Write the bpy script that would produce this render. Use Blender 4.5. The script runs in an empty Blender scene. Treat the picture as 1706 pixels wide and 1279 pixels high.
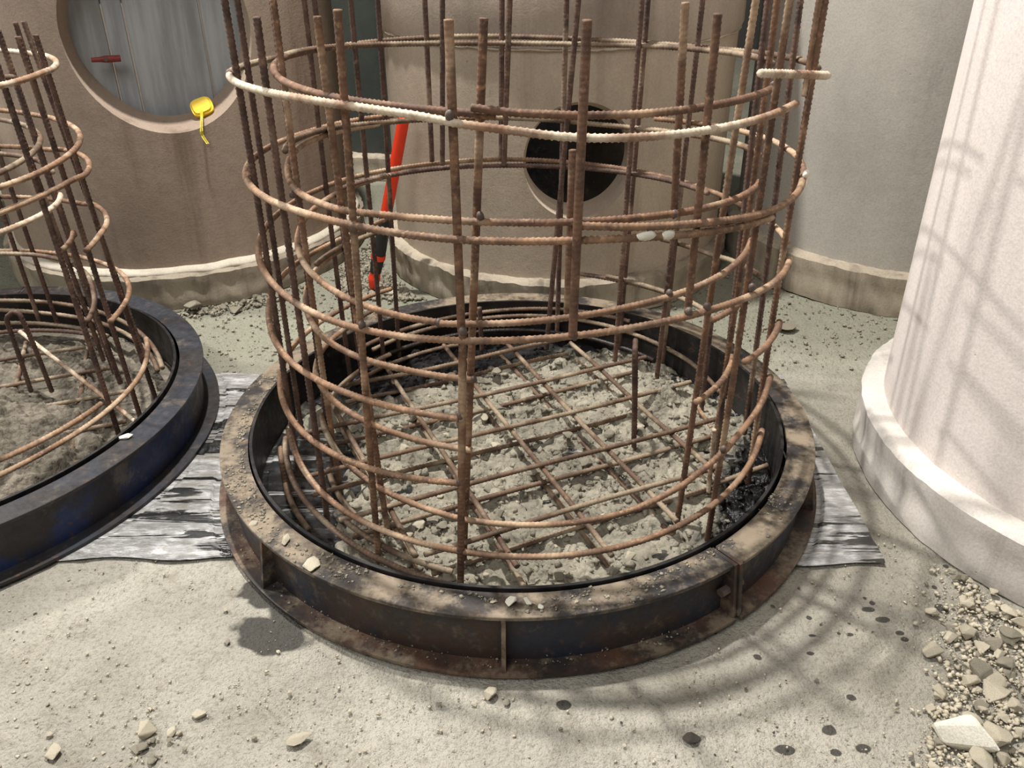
import bpy, bmesh, math, random
import numpy as np
from mathutils import Vector, Matrix
random.seed(7); rng = np.random.default_rng(7)
S = bpy.context.scene; COL = S.collection
# ------------------------------------------------------------------ camera
W, H = 1706, 1279
F, PITCH, YAW, ROLL, CD, CH = 1437.2, .520941, -.005039, -.0084157, 1.860376, 1.281163
CAM = np.array([0, -CD, CH])
fw = np.array([math.sin(YAW)*math.cos(PITCH), math.cos(YAW)*math.cos(PITCH), -math.sin(PITCH)])
_r = np.cross(fw, [0, 0, 1]); _r /= np.linalg.norm(_r); _u = np.cross(_r, fw)
rt = _r*math.cos(ROLL)+_u*math.sin(ROLL); up = -_r*math.sin(ROLL)+_u*math.cos(ROLL)
cd = bpy.data.cameras.new('camera'); cam = bpy.data.objects.new('camera', cd); COL.objects.link(cam)
cd.sensor_fit = 'HORIZONTAL'; cd.sensor_width = 36; cd.lens = F*36/W; cd.clip_start = .02
M = Matrix.Identity(4)
for i in range(3):
    M[i][0], M[i][1], M[i][2], M[i][3] = rt[i], up[i], -fw[i], CAM[i]
cam.matrix_world = M; S.camera = cam
# ------------------------------------------------------------------ world, lights, exposure
wd = bpy.data.worlds.new('hall_air'); S.world = wd; wd.use_nodes = True
bg = wd.node_tree.nodes['Background']; bg.inputs[0].default_value = (.95, .97, 1, 1); bg.inputs[1].default_value = .27
def area(name, loc, tgt, size, power, col):
    l = bpy.data.lights.new(name, 'AREA'); l.shape = 'DISK'; l.size = size; l.energy = power; l.color = col
    o = bpy.data.objects.new(name, l); COL.objects.link(o); o.location = loc
    o.rotation_euler = (Vector(tgt)-Vector(loc)).to_track_quat('-Z', 'Y').to_euler(); return o
area('flood_lamp', (-.7, .74, 5.0), (.1, -.2, .2), .16, 400, (1, .98, .95))
area('side_flood_lamp', (-5.0, 1.5, 3.7), (.9, -.2, .6), .36, 285, (1, .98, .95))
area('hall_fill', (-1.6, -3.4, 5.2), (0, .8, .3), 3.0, 160, (1, .98, .955))  # broad soft fill added overhead, no such lamp is seen
S.view_settings.view_transform = 'Standard'; S.view_settings.look = 'None'
S.view_settings.gamma = 1; S.view_settings.exposure = -0.12; S.view_settings.use_curve_mapping = False
# ------------------------------------------------------------------ pixel helpers
def ray(px):
    d = fw+((px[0]-W/2)/F)*rt-((px[1]-H/2)/F)*up
    return d/np.linalg.norm(d)
def atz(px, z=0.):
    d = ray(px); return CAM+d*((z-CAM[2])/d[2])
def on_plane(px, p0, n):
    d = ray(px); return CAM+d*(np.dot(np.asarray(p0)-CAM, n)/np.dot(d, n))
def on_cyl(px, c, r, near=True, lean=(0, 0)):
    d = ray(px); z = .6
    for _ in range(6):
        cx, cy = c[0]+lean[0]*z, c[1]+lean[1]*z
        ox, oy = CAM[0]-cx, CAM[1]-cy
        a = d[0]**2+d[1]**2; b = ox*d[0]+oy*d[1]; k = ox*ox+oy*oy-r*r
        D = b*b-a*k
        t = -b/a if D < 0 else (-b+(-1 if near else 1)*math.sqrt(D))/a
        P = CAM+d*t; z = P[2]
    return math.atan2(P[1]-cy, P[0]-cx), P[2]
# ------------------------------------------------------------------ mesh / object helpers
def npmesh(name, v, f):
    me = bpy.data.meshes.new(name); v = np.asarray(v, np.float32); f = np.asarray(f, np.int32)
    k = f.shape[1]; me.vertices.add(len(v)); me.vertices.foreach_set('co', v.ravel())
    me.loops.add(f.size); me.loops.foreach_set('vertex_index', f.ravel())
    me.polygons.add(len(f)); me.polygons.foreach_set('loop_start', np.arange(0, f.size, k, dtype=np.int32))
    me.update(calc_edges=True); me.validate(); return me
def smooth(me, on=True):
    me.polygons.foreach_set('use_smooth', np.full(len(me.polygons), on)); me.update(); return me
def link(name, me, mat=None, parent=None, loc=None):
    o = bpy.data.objects.new(name, me); COL.objects.link(o)
    if mat is not None and me is not None and not me.materials: me.materials.append(mat)
    if parent is not None: o.parent = parent
    if loc is not None: o.location = loc
    return o
def tag(o, label=None, cat=None, group=None, kind=None):
    if label: o['label'] = label
    if cat: o['category'] = cat
    if group: o['group'] = group
    if kind: o['kind'] = kind
    return o
def thing(name, loc, label, cat, group=None):
    o = link(name, None, loc=loc); o.empty_display_size = .05
    return tag(o, label, cat, group)
def sub(pts, base): return np.asarray(pts, float)-np.asarray(base, float)
def bm_mesh(name, bm):
    me = bpy.data.meshes.new(name); bm.normal_update(); bm.to_mesh(me); bm.free(); return me
def box_mesh(name, sx, sy, sz, bev=0):
    bm = bmesh.new(); bmesh.ops.create_cube(bm, size=1); bmesh.ops.scale(bm, vec=(sx, sy, sz), verts=bm.verts)
    if bev: bmesh.ops.bevel(bm, geom=bm.edges[:], offset=bev, segments=2, affect='EDGES')
    return bm_mesh(name, bm)
def resample(P, step):
    P = np.asarray(P, float); s = np.r_[0, np.cumsum(np.linalg.norm(np.diff(P, axis=0), axis=1))]
    n = max(2, int(s[-1]/step)+1); t = np.linspace(0, s[-1], n)
    return np.stack([np.interp(t, s, P[:, i]) for i in range(3)], 1), t
def catmull(P, n=12):
    P = np.asarray(P, float); Q = np.vstack([2*P[0]-P[1], P, 2*P[-1]-P[-2]]); o = []
    for i in range(1, len(Q)-2):
        a, b, c, d = Q[i-1:i+3]
        for t in np.linspace(0, 1, n, endpoint=False):
            o.append(.5*((2*b)+(c-a)*t+(2*a-5*b+4*c-d)*t*t+(3*b-a-3*c+d)*t**3))
    o.append(P[-1]); return np.array(o)
def rebar_mesh(name, P, r, step=.0025, sides=8, rib=.00125, ref=(0, 0, 1)):
    P, s = resample(P, step); n = len(P)
    T = np.gradient(P, axis=0); T /= np.linalg.norm(T, axis=1, keepdims=True)+1e-12
    ref = np.asarray(ref, float)
    A = np.cross(T, ref); A /= np.linalg.norm(A, axis=1, keepdims=True)+1e-9; B = np.cross(T, A)
    th = np.arange(sides)*2*math.pi/sides
    ph = s[:, None]/.0094+.42*np.abs(np.sin(th))[None]*np.sign(np.sin(th))[None]
    R = r+rib*(np.maximum(0, np.cos(2*math.pi*ph))**1.3*np.abs(np.sin(th))[None]*1.35+.9*(np.abs(np.cos(th))[None] > .95))-rib*.35
    V = P[:, None]+R[..., None]*(np.cos(th)[None, :, None]*A[:, None]+np.sin(th)[None, :, None]*B[:, None])
    V = V.reshape(-1, 3); i = np.arange(n-1)[:, None]*sides; j = np.arange(sides)[None]; j2 = (j+1) % sides
    Fq = np.stack([i+j, i+j2, i+sides+j2, i+sides+j], -1).reshape(-1, 4)
    V = np.vstack([V, P[:1], P[-1:]]); a, b = len(V)-2, len(V)-1
    jj = np.arange(0, sides, 2)
    c1 = np.stack([np.full(4, a), (jj+2) % sides, jj+1, jj], 1); e = (n-1)*sides
    c2 = np.stack([np.full(4, b), e+jj, e+jj+1, e+(jj+2) % sides], 1)
    return smooth(npmesh(name, V, np.vstack([Fq, c1, c2])))
def ring_mesh(name, c, prof, a0=0, a1=360, n=128, wob=0):
    """lathe a closed (r,z) profile between two azimuths (degrees)"""
    full = abs(a1-a0) >= 359.9; m = len(prof); k = n if full else n+1
    A = np.radians(np.linspace(a0, a1, n+1))[:k]; V = []
    for q, a in enumerate(A):
        w = 1+wob*math.sin(a*5+1)+wob*.6*math.sin(a*11+c[0]*3)
        for r, z in prof: V.append((c[0]+r*w*math.cos(a), c[1]+r*w*math.sin(a), z))
    Fq = []
    for q in range(n):
        for e in range(m):
            i0, i1 = q*m, ((q+1) % k)*m
            Fq.append((i0+e, i1+e, i1+(e+1) % m, i0+(e+1) % m))
    bm = bmesh.new(); vs = [bm.verts.new(v) for v in V]
    for f in Fq: bm.faces.new([vs[i] for i in f])
    if not full:
        bm.faces.new([vs[e] for e in range(m)][::-1]); bm.faces.new([vs[n*m+e] for e in range(m)])
    bmesh.ops.recalc_face_normals(bm, faces=bm.faces)
    return bm_mesh(name, bm)
def edge_smooth(me, ang=35):
    smooth(me); me.set_sharp_from_angle(angle=math.radians(ang)); return me
_G = rng.random((64, 64))
def vnoise(x, y):
    x = np.asarray(x, float); y = np.asarray(y, float); xi = np.floor(x).astype(int); yi = np.floor(y).astype(int)
    u = x-xi; v = y-yi; u = u*u*(3-2*u); v = v*v*(3-2*v); g = lambda a, b: _G[a % 64, b % 64]
    return (g(xi, yi)*(1-u)+g(xi+1, yi)*u)*(1-v)+(g(xi, yi+1)*(1-u)+g(xi+1, yi+1)*u)*v
def fbm(x, y, o=4):
    s = 0; a = .5
    for k in range(o): s = s+a*vnoise(x*2**k+17.3*k, y*2**k+5.1*k); a *= .5
    return s
# ------------------------------------------------------------------ materials
def lin(c):
    return tuple(((v/255)/12.92 if v/255 <= .04045 else ((v/255+.055)/1.055)**2.4) for v in c)+(1,)
class NT:
    def __init__(s, name):
        s.m = bpy.data.materials.new(name); s.m.use_nodes = True; s.t = s.m.node_tree; s.t.nodes.clear()
        s.out = s.n('ShaderNodeOutputMaterial'); s.b = s.n('ShaderNodeBsdfPrincipled')
        s.t.links.new(s.b.outputs[0], s.out.inputs[0]); s.tc = s.n('ShaderNodeTexCoord')
        s.geo = s.n('ShaderNodeNewGeometry')
    def n(s, k, **kw):
        q = s.t.nodes.new(k)
        for a, v in kw.items(): setattr(q, a, v)
        return q
    def put(s, sock, v):
        if isinstance(v, bpy.types.NodeSocket): s.t.links.new(v, sock)
        elif v is not None: sock.default_value = v
    def map(s, scale=(1, 1, 1), src=None, loc=(0, 0, 0)):
        q = s.n('ShaderNodeMapping'); s.put(q.inputs[0], src or s.tc.outputs['Object'])
        q.inputs['Scale'].default_value = scale; q.inputs['Location'].default_value = loc; return q.outputs[0]
    def noise(s, scale, vec=None, detail=5, rough=.6, dist=0):
        q = s.n('ShaderNodeTexNoise'); s.put(q.inputs['Vector'], vec or s.tc.outputs['Object'])
        q.inputs['Scale'].default_value = scale; q.inputs['Detail'].default_value = detail
        q.inputs['Roughness'].default_value = rough; q.inputs['Distortion'].default_value = dist; return q.outputs[0]
    def voro(s, scale, vec=None, feature='F1', out='Distance', rnd=1):
        q = s.n('ShaderNodeTexVoronoi', feature=feature); s.put(q.inputs['Vector'], vec or s.tc.outputs['Object'])
        q.inputs['Scale'].default_value = scale; q.inputs['Randomness'].default_value = rnd; return q.outputs[out]
    def ramp(s, f, a, b, lo=0., hi=1.):
        q = s.n('ShaderNodeMapRange', interpolation_type='SMOOTHSTEP'); s.put(q.inputs[0], f)
        q.inputs[1].default_value = a; q.inputs[2].default_value = b; q.inputs[3].default_value = lo; q.inputs[4].default_value = hi
        return q.outputs[0]
    def math(s, op, a, b=None):
        q = s.n('ShaderNodeMath', operation=op); s.put(q.inputs[0], a); s.put(q.inputs[1], b); return q.outputs[0]
    def mix(s, f, a, b, mode='MIX'):
        q = s.n('ShaderNodeMix', data_type='RGBA', blend_type=mode)
        s.put(q.inputs[0], f); s.put(q.inputs[6], a); s.put(q.inputs[7], b); return q.outputs[2]
    def bump(s, h, strength=.3, dist=.01, nrm=None):
        q = s.n('ShaderNodeBump'); s.put(q.inputs['Height'], h); q.inputs['Strength'].default_value = strength
        q.inputs['Distance'].default_value = dist; s.put(q.inputs['Normal'], nrm); return q.outputs[0]
    def fin(s, col=None, rough=None, nrm=None, metal=None, spec=None):
        s.put(s.b.inputs['Base Color'], col); s.put(s.b.inputs['Roughness'], rough); s.put(s.b.inputs['Normal'], nrm)
        s.put(s.b.inputs['Metallic'], metal); s.put(s.b.inputs['Specular IOR Level'], spec); return s.m
    def sep(s, src=None):
        q = s.n('ShaderNodeSeparateXYZ'); s.put(q.inputs[0], src or s.tc.outputs['Object']); return q.outputs
def concrete(name, c1, c2, stain, streak=.5, pit=.25, stain_lo=.52):
    k = NT(name)
    a = k.noise(2.3, k.map((1, 1, .6)), 6, .62); b = k.noise(5.5, k.map((1.6, 1.6, .12)), 5, .65, .2); g = k.noise(160, None, 2)
    col = k.mix(k.ramp(a, .3, .72), lin(c1), lin(c2))
    col = k.mix(k.math('MULTIPLY', k.ramp(b, stain_lo, .78), streak), col, lin(stain))
    c = k.noise(9, k.map((1, 1, .35), loc=(3, 1, 4)), 6, .7)
    col = k.mix(k.math('MULTIPLY', k.ramp(c, .62, .8), streak*.8), col, lin(tuple(int(v*.62) for v in stain)))
    col = k.mix(k.ramp(g, .3, .8, 0, .18), col, lin((70, 64, 56)))
    col = k.mix(k.ramp(k.noise(1.2, k.map((1, 1, .5), loc=(7, 2, 1)), 7, .7), .45, .7, 0, .4), col, lin(stain))
    v = k.voro(26); pm = k.math('MULTIPLY', k.ramp(v, .0, .09, 1, 0), pit)
    pv = k.ramp(k.noise(7), .52, .62); pm = k.math('MULTIPLY', pm, pv)
    col = k.mix(pm, col, lin((60, 54, 48)))
    hgt = k.math('SUBTRACT', k.math('ADD', k.math('MULTIPLY', g, .25), k.math('MULTIPLY', k.noise(22, None, 6), .6)), k.math('MULTIPLY', pm, 1.5))
    return k.fin(col, .88, k.bump(hgt, .32, .006), spec=.25)
def rebar_mat(name, base, dark, lite, dust, dust_col=(196, 178, 150), rough=.72):
    k = NT(name); oi = k.n('ShaderNodeObjectInfo')
    vec = k.n('ShaderNodeVectorMath', operation='ADD'); k.put(vec.inputs[0], k.tc.outputs['Object'])
    cx = k.n('ShaderNodeCombineXYZ'); k.put(cx.inputs[0], k.math('MULTIPLY', oi.outputs['Random'], 37)); k.put(cx.inputs[1], oi.outputs['Random']); k.put(vec.inputs[1], cx.outputs[0])
    v = vec.outputs[0]
    a = k.noise(16, v, 5, .65); b = k.noise(70, v, 4, .7); d = k.noise(5, v, 4, .6)
    col = k.mix(k.ramp(a, .35, .68), lin(dark), lin(base)); col = k.mix(k.ramp(b, .5, .75, 0, .8), col, lin(lite))
    col = k.mix(k.ramp(oi.outputs['Random'], 0, 1, 0, .35), col, lin(dark))
    dm = k.math('MULTIPLY', k.ramp(d, .62-.38*dust, .74-.3*dust), min(1, .35+dust)); dm = k.math('MULTIPLY', dm, k.ramp(b, .3, .55, .45, 1))
    col = k.mix(dm, col, lin(dust_col))
    return k.fin(col, rough, k.bump(b, .35, .0016), spec=.35)
MAT = {}
MAT['rust'] = rebar_mat('rusted_rebar', (130, 96, 72), (84, 62, 50), (176, 136, 102), .26, (186, 160, 130))
MAT['tan'] = rebar_mat('tan_rusted_rebar', (150, 116, 88), (100, 76, 60), (188, 152, 118), .36, (196, 170, 140))
MAT['pale'] = rebar_mat('cement_dusted_rebar', (168, 136, 106), (120, 88, 68), (196, 170, 140), .62, (208, 192, 168))
MAT['grey'] = rebar_mat('dusty_grey_rebar', (116, 92, 72), (78, 60, 48), (142, 120, 96), .42, (158, 142, 118))
MAT['oily'] = rebar_mat('oily_dark_rebar', (66, 54, 46), (34, 30, 28), (96, 80, 66), .12, (110, 100, 88), .45)
MAT['brown'] = rebar_mat('dark_brown_rebar', (106, 80, 66), (66, 50, 44), (142, 112, 92), .2, (160, 140, 116))
MAT['weld'] = NT('weld_slag').fin(lin((92, 78, 70)), .55, metal=.2)
MAT['conc_left'] = concrete('brown_grey_concrete', (176, 158, 140), (150, 132, 116), (116, 98, 84), .75, .5)
MAT['conc_mid'] = concrete('warm_grey_concrete', (196, 180, 160), (172, 156, 138), (140, 122, 104), .6, .9)
MAT['conc_rough'] = concrete('rough_cast_concrete', (188, 172, 156), (150, 136, 122), (112, 100, 88), .55, 1.0, .48)
MAT['conc_back'] = concrete('cool_grey_concrete', (184, 178, 168), (160, 156, 146), (130, 124, 116), .6, .3)
MAT['conc_right'] = concrete('whitish_concrete', (222, 212, 204), (206, 196, 188), (178, 168, 160), .45, .35)
MAT['conc_plinth_w'] = concrete('pale_plinth_concrete', (214, 206, 196), (180, 174, 166), (136, 130, 124), .6, .5)
MAT['conc_plinth'] = concrete('stained_plinth_concrete', (182, 170, 150), (136, 124, 108), (78, 68, 58), .95, .7, .44)
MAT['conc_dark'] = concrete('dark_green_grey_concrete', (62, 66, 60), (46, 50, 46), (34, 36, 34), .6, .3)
MAT['rim_dust'] = concrete('white_cement_edge', (216, 206, 188), (190, 180, 162), (150, 140, 124), .5, .3)
def stone_mat(name, c1, c2):
    k = NT(name); oi = k.n('ShaderNodeObjectInfo')
    col = k.mix(k.ramp(k.noise(22), .35, .7), lin(c1), lin(c2))
    col = k.mix(k.ramp(oi.outputs['Random'], 0, 1, 0, .5), col, lin(c2))
    return k.fin(col, .93, k.bump(k.noise(90, None, 6), .5, .004), spec=.2)
MAT['stone'] = stone_mat('pale_broken_concrete', (206, 196, 174), (164, 154, 134))
MAT['stone_grey'] = stone_mat('grey_broken_concrete', (158, 150, 132), (118, 112, 98))
MAT['stone_white'] = stone_mat('white_broken_concrete', (236, 230, 214), (206, 198, 180))
MAT['stone_dark'] = stone_mat('oil_soaked_concrete', (96, 90, 80), (60, 56, 50))
# ---- floor with oil stains
def floor_mat():
    k = NT('dusty_concrete_floor'); pos = k.geo.outputs['Position']; x, y, z = k.sep(pos)
    a = k.noise(1.7, pos, 6, .6); b = k.noise(14, pos, 6, .68); g = k.noise(120, pos, 3)
    col = k.mix(k.ramp(a, .34, .66), lin((178, 172, 158)), lin((148, 142, 129)))
    col = k.mix(k.ramp(b, .5, .74, 0, .65), col, lin((132, 124, 108)))
    col = k.mix(k.ramp(k.noise(5.5, pos, 6, .7), .55, .72, 0, .5), col, lin((192, 185, 168)))
    back = k.math('MULTIPLY', k.ramp(k.math('ADD', y, k.math('MULTIPLY', a, .6)), .45, .95), .8)      # grey-green shade behind the forms, painted into the floor colour
    col = k.mix(back, col, lin((138, 138, 120)))
    col = k.mix(k.ramp(g, .48, .75, 0, .45), col, lin((112, 103, 88)))
    col = k.mix(k.ramp(k.noise(38, pos, 5, .75), .55, .72, 0, .45), col, lin((120, 112, 96)))
    wob = k.math('MULTIPLY', k.math('SUBTRACT', k.noise(11, pos, 3, .5), .5), .075); m = None
    def blob(px, rx, ry):
        c = atz(px); dx = k.math('DIVIDE', k.math('SUBTRACT', x, float(c[0])), rx); dy = k.math('DIVIDE', k.math('SUBTRACT', y, float(c[1])), ry)
        d = k.math('SQRT', k.math('ADD', k.math('MULTIPLY', dx, dx), k.math('MULTIPLY', dy, dy)))
        return k.ramp(k.math('ADD', d, k.math('MULTIPLY', k.math('DIVIDE', wob, min(rx, ry)), .018 if False else min(1., min(rx, ry)/.02))), .80, 1.02, 1, 0)
    for px, rx, ry in [((432, 1046), .068, .046), ((474, 1056), .075, .044), ((490, 1020), .07, .085), ((432, 978), .044, .032), ((452, 994), .045, .045),
                       ((1205, 920), .05, .03), ((1418, 1054), .013, .009), ((1472, 1030), .013, .009), ((1450, 1012), .014, .008), ((1500, 1052), .008, .006), ((1508, 1063), .008, .006),
                       ((1263, 1092), .012, .01), ((940, 1172), .014, .010), ((1380, 1213), .011, .009), ((1440, 1243), .010, .008), ((1312, 1246), .015, .008), ((1352, 1055), .014, .007),
                       ((1350, 1086), .01, .007), ((1570, 1012), .012, .014), ((1420, 1160), .01, .008), ((1392, 1250), .009, .007)]:
        q = blob(px, rx, ry); m = q if m is None else k.math('MAXIMUM', m, q)
    reg = k.math('MULTIPLY', k.ramp(x, .15, .45), k.ramp(y, -.25, -.45)); reg = k.math('MULTIPLY', reg, k.ramp(k.math('ADD', x, k.math('MULTIPLY', y, -.4)), 1.35, 1.2))
    dr = k.ramp(k.math('ADD', k.voro(26, pos), k.math('MULTIPLY', k.noise(50, pos, 2), .14)), .22, .26, 1, 0)
    dr = k.math('MULTIPLY', k.math('MULTIPLY', dr, reg), k.ramp(k.noise(6, pos, 2), .53, .56))
    m = k.math('MAXIMUM', m, dr)
    col = k.mix(k.math('MULTIPLY', m, .88), col, lin((48, 45, 41)))
    rough = k.ramp(m, 0, 1, .93, .55)
    nb = k.bump(k.math('ADD', k.math('MULTIPLY', b, 1.0), k.math('MULTIPLY', g, .55)), .8, .02)
    nb = k.bump(k.noise(260, pos, 4, .75), .6, .004, nb)
    return k.fin(col, rough, nb, spec=.25)
MAT['floor'] = floor_mat()
def steel_mat(name, paint, paint_amt, dust, lo=(64, 46, 36)):
    k = NT(name); pos = k.geo.outputs['Position']; x, y, z = k.sep(pos)
    a = k.noise(7, pos, 6, .65); b = k.noise(40, pos, 5, .7); c = k.noise(3.2, pos, 5, .6)
    col = k.mix(k.ramp(a, .36, .64), lin((44, 40, 38)), lin(lo))
    col = k.mix(k.math('MULTIPLY', k.ramp(c, .46, .56), paint_amt), col, lin(paint))
    col = k.mix(k.math('MULTIPLY', k.ramp(b, .55, .72), .5), col, lin((104, 72, 52)))
    col = k.mix(k.math('MULTIPLY', k.ramp(k.noise(9, pos, 7, .72), .60-.3*dust, .74-.22*dust), min(.9, dust+.15)), col, lin((150, 134, 112)))
    return k.fin(col, k.ramp(b, .3, .7, .42, .7), k.bump(b, .3, .003), metal=.15, spec=.5)
MAT['steel'] = steel_mat('blue_black_rusted_steel', (36, 42, 54), .85, .2)
MAT['steel_top'] = steel_mat('dusty_black_steel', (40, 42, 46), .5, .62, (62, 52, 44))
MAT['steel_low'] = steel_mat('rusty_dusty_steel', (48, 44, 42), .3, .45, (92, 64, 48))
MAT['steel_blue'] = steel_mat('blue_painted_steel', (34, 48, 86), .95, .24, (44, 42, 46))
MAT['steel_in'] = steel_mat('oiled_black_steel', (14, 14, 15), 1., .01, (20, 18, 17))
MAT['steel_plain'] = steel_mat('black_steel_flange', (44, 46, 52), .95, .14, (46, 42, 42))
def film_mat():
    k = NT('clear_plastic_sheet'); pos = k.geo.outputs['Position']
    st = k.noise(5, k.map((.45, 5.0, 1), pos), 7, .7, .6); fine = k.noise(60, k.map((.5, 1.6, 1), pos), 4, .6); big = k.noise(3, pos, 4)
    oil = k.math('MULTIPLY', k.ramp(k.math('ADD', st, k.math('MULTIPLY', big, .35)), .70, .73), 1)
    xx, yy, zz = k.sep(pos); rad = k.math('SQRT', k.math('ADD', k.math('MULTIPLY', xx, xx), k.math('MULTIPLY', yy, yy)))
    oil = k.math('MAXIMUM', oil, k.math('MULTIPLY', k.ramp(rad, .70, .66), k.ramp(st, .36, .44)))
    col = k.mix(k.ramp(fine, .4, .7), lin((158, 155, 150)), lin((212, 210, 208)))
    col = k.mix(k.ramp(big, .5, .7, 0, .5), col, lin((150, 140, 124)))
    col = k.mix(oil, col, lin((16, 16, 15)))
    k.b.inputs['Coat Weight'].default_value = 1.; k.b.inputs['Coat Roughness'].default_value = .12
    return k.fin(col, k.ramp(oil, 0, 1, .28, .2), k.bump(k.math('ADD', st, k.math('MULTIPLY', fine, .5)), 1., .02), spec=.7)
MAT['film'] = film_mat()
def bed_mat(name, c1, c2, oil_amt):
    k = NT(name); pos = k.geo.outputs['Position']; x, y, z = k.sep(pos)
    a = k.noise(9, pos, 6, .68); g = k.noise(70, pos, 4, .7); v = k.voro(75, pos)
    col = k.mix(k.ramp(a, .35, .66), lin(c1), lin(c2)); col = k.mix(k.ramp(g, .5, .75, 0, .6), col, lin(tuple(int(q*.62) for q in c2)))
    if oil_amt:
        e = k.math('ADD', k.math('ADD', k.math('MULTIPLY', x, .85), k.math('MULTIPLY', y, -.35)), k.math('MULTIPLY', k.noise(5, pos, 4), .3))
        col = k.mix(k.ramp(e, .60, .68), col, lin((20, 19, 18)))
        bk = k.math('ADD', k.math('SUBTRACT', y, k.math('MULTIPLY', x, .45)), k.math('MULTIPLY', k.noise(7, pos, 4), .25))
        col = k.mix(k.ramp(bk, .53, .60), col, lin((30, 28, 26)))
        k.put(k.b.inputs['Roughness'], k.ramp(e, .60, .68, .93, .25))
        return k.fin(col, None, k.bump(k.math('ADD', g, k.math('MULTIPLY', v, -.8)), .7, .008), spec=.35)
    return k.fin(col, .9, k.bump(k.math('ADD', g, k.math('MULTIPLY', v, -.8)), .8, .01), spec=.3)
MAT['bed'] = bed_mat('crushed_concrete_bed', (156, 149, 132), (122, 116, 102), 1)
MAT['mud'] = bed_mat('damp_mortar', (128, 119, 105), (94, 88, 76), 0)
def plain(name, c, rough=.5, spec=.5, var=.15):
    k = NT(name); col = k.mix(k.ramp(k.noise(30), .4, .7, 0, var), lin(c), lin(tuple(int(v*.5) for v in c))); return k.fin(col, rough, spec=spec)
MAT['orange'] = plain('orange_red_plastic', (240, 62, 28), .4, .5, .1)
MAT['blackgrip'] = plain('black_rubber_grip', (34, 36, 34), .6)
MAT['yellow'] = plain('yellow_plastic', (246, 206, 20), .4, .5, .06)
MAT['tape'] = plain('yellow_tape_blade', (232, 214, 60), .45)
MAT['red'] = plain('worn_red_paint', (132, 52, 46), .6, .4, .5)
def board_mat():
    k = NT('grey_steel_board'); b = k.noise(6, k.map((3, 3, .25)), 6, .65); oi = k.n('ShaderNodeObjectInfo')
    col = k.mix(k.ramp(b, .35, .68), lin((176, 180, 182)), lin((132, 136, 138))); col = k.mix(k.ramp(k.noise(18, k.map((1, 1, .3))), .55, .75, 0, .5), col, lin((112, 108, 104)))
    col = k.mix(k.ramp(oi.outputs['Random'], 0, 1, 0, .4), col, lin((150, 146, 140)))
    return k.fin(col, .6, k.bump(b, .2, .004), spec=.4)
MAT['board'] = board_mat()
MAT['wall'] = concrete('dim_hall_wall', (70, 68, 64), (56, 54, 52), (44, 42, 40))

# ------------------------------------------------------------------ setting
xs = np.unique(np.r_[np.linspace(-9, -2.3, 14), np.linspace(-2.3, 2.2, 420), np.linspace(2.2, 9, 14)])
ys = np.unique(np.r_[np.linspace(-5, -1.5, 10), np.linspace(-1.5, 1.6, 330), np.linspace(1.6, 6.5, 30)])
X, Y = np.meshgrid(xs, ys)
Z = (fbm(X*4, Y*4, 3)-.45)*.012+(fbm(X*22, Y*22, 4)-.45)*.013*np.clip(fbm(X*3+5, Y*3, 2)*1.8-.1, .25, 1.2)
Z = np.where((np.abs(X) < 2.2) & (Y > -1.6) & (Y < 1.7), Z, 0)-.003
def gridmesh(name, X, Y, Z):
    n, m = X.shape; i = np.arange(n-1)[:, None]*m+np.arange(m-1)[None]
    return npmesh(name, np.stack([X, Y, Z], -1).reshape(-1, 3), np.stack([i, i+1, i+m+1, i+m], -1).reshape(-1, 4))
tag(link('floor', smooth(gridmesh('floor', X, Y, Z)), MAT['floor']), 'dusty beige concrete floor with dark oil stains', kind='structure')
wb = link('wall_back', box_mesh('wall_back', 18, .2, 6), MAT['wall'], loc=(0, 6.5, 2.99)); tag(wb, 'dim back wall of the hall far behind the chambers', kind='structure')

# plastic sheet under the forms
xs = np.linspace(-1.42, .80, 420); ys = np.linspace(-.402, .43, 190); X, Y = np.meshgrid(xs, ys)
Y = Y-.03*np.clip((X+.6)/1.3, 0, 1)-.006*np.sin(X*23)
Z = .008+.016*np.abs(fbm(X*1.9, Y*15+X*2.0, 4)-.45)+.006*(fbm(X*6, Y*28, 3)-.35)
edge = np.minimum(np.abs(np.linspace(-.402, .43, 190)[:, None]+.402), .02)/.02
Z = .0045+(Z-.0045)*np.clip(edge+.35, 0, 1)
Z = np.where((np.hypot(X, Y) > .63) & (np.hypot(X, Y) < .76) | (np.hypot(X+1.57, Y-.08) > .63) & (np.hypot(X+1.57, Y-.08) < .76), np.minimum(Z, .0055), Z)
tag(link('plastic_sheet', smooth(gridmesh('plastic_sheet', X, Y, Z)), MAT['film']), 'crinkled clear plastic sheet streaked with black oil under the two ring forms', 'plastic sheet')

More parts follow.
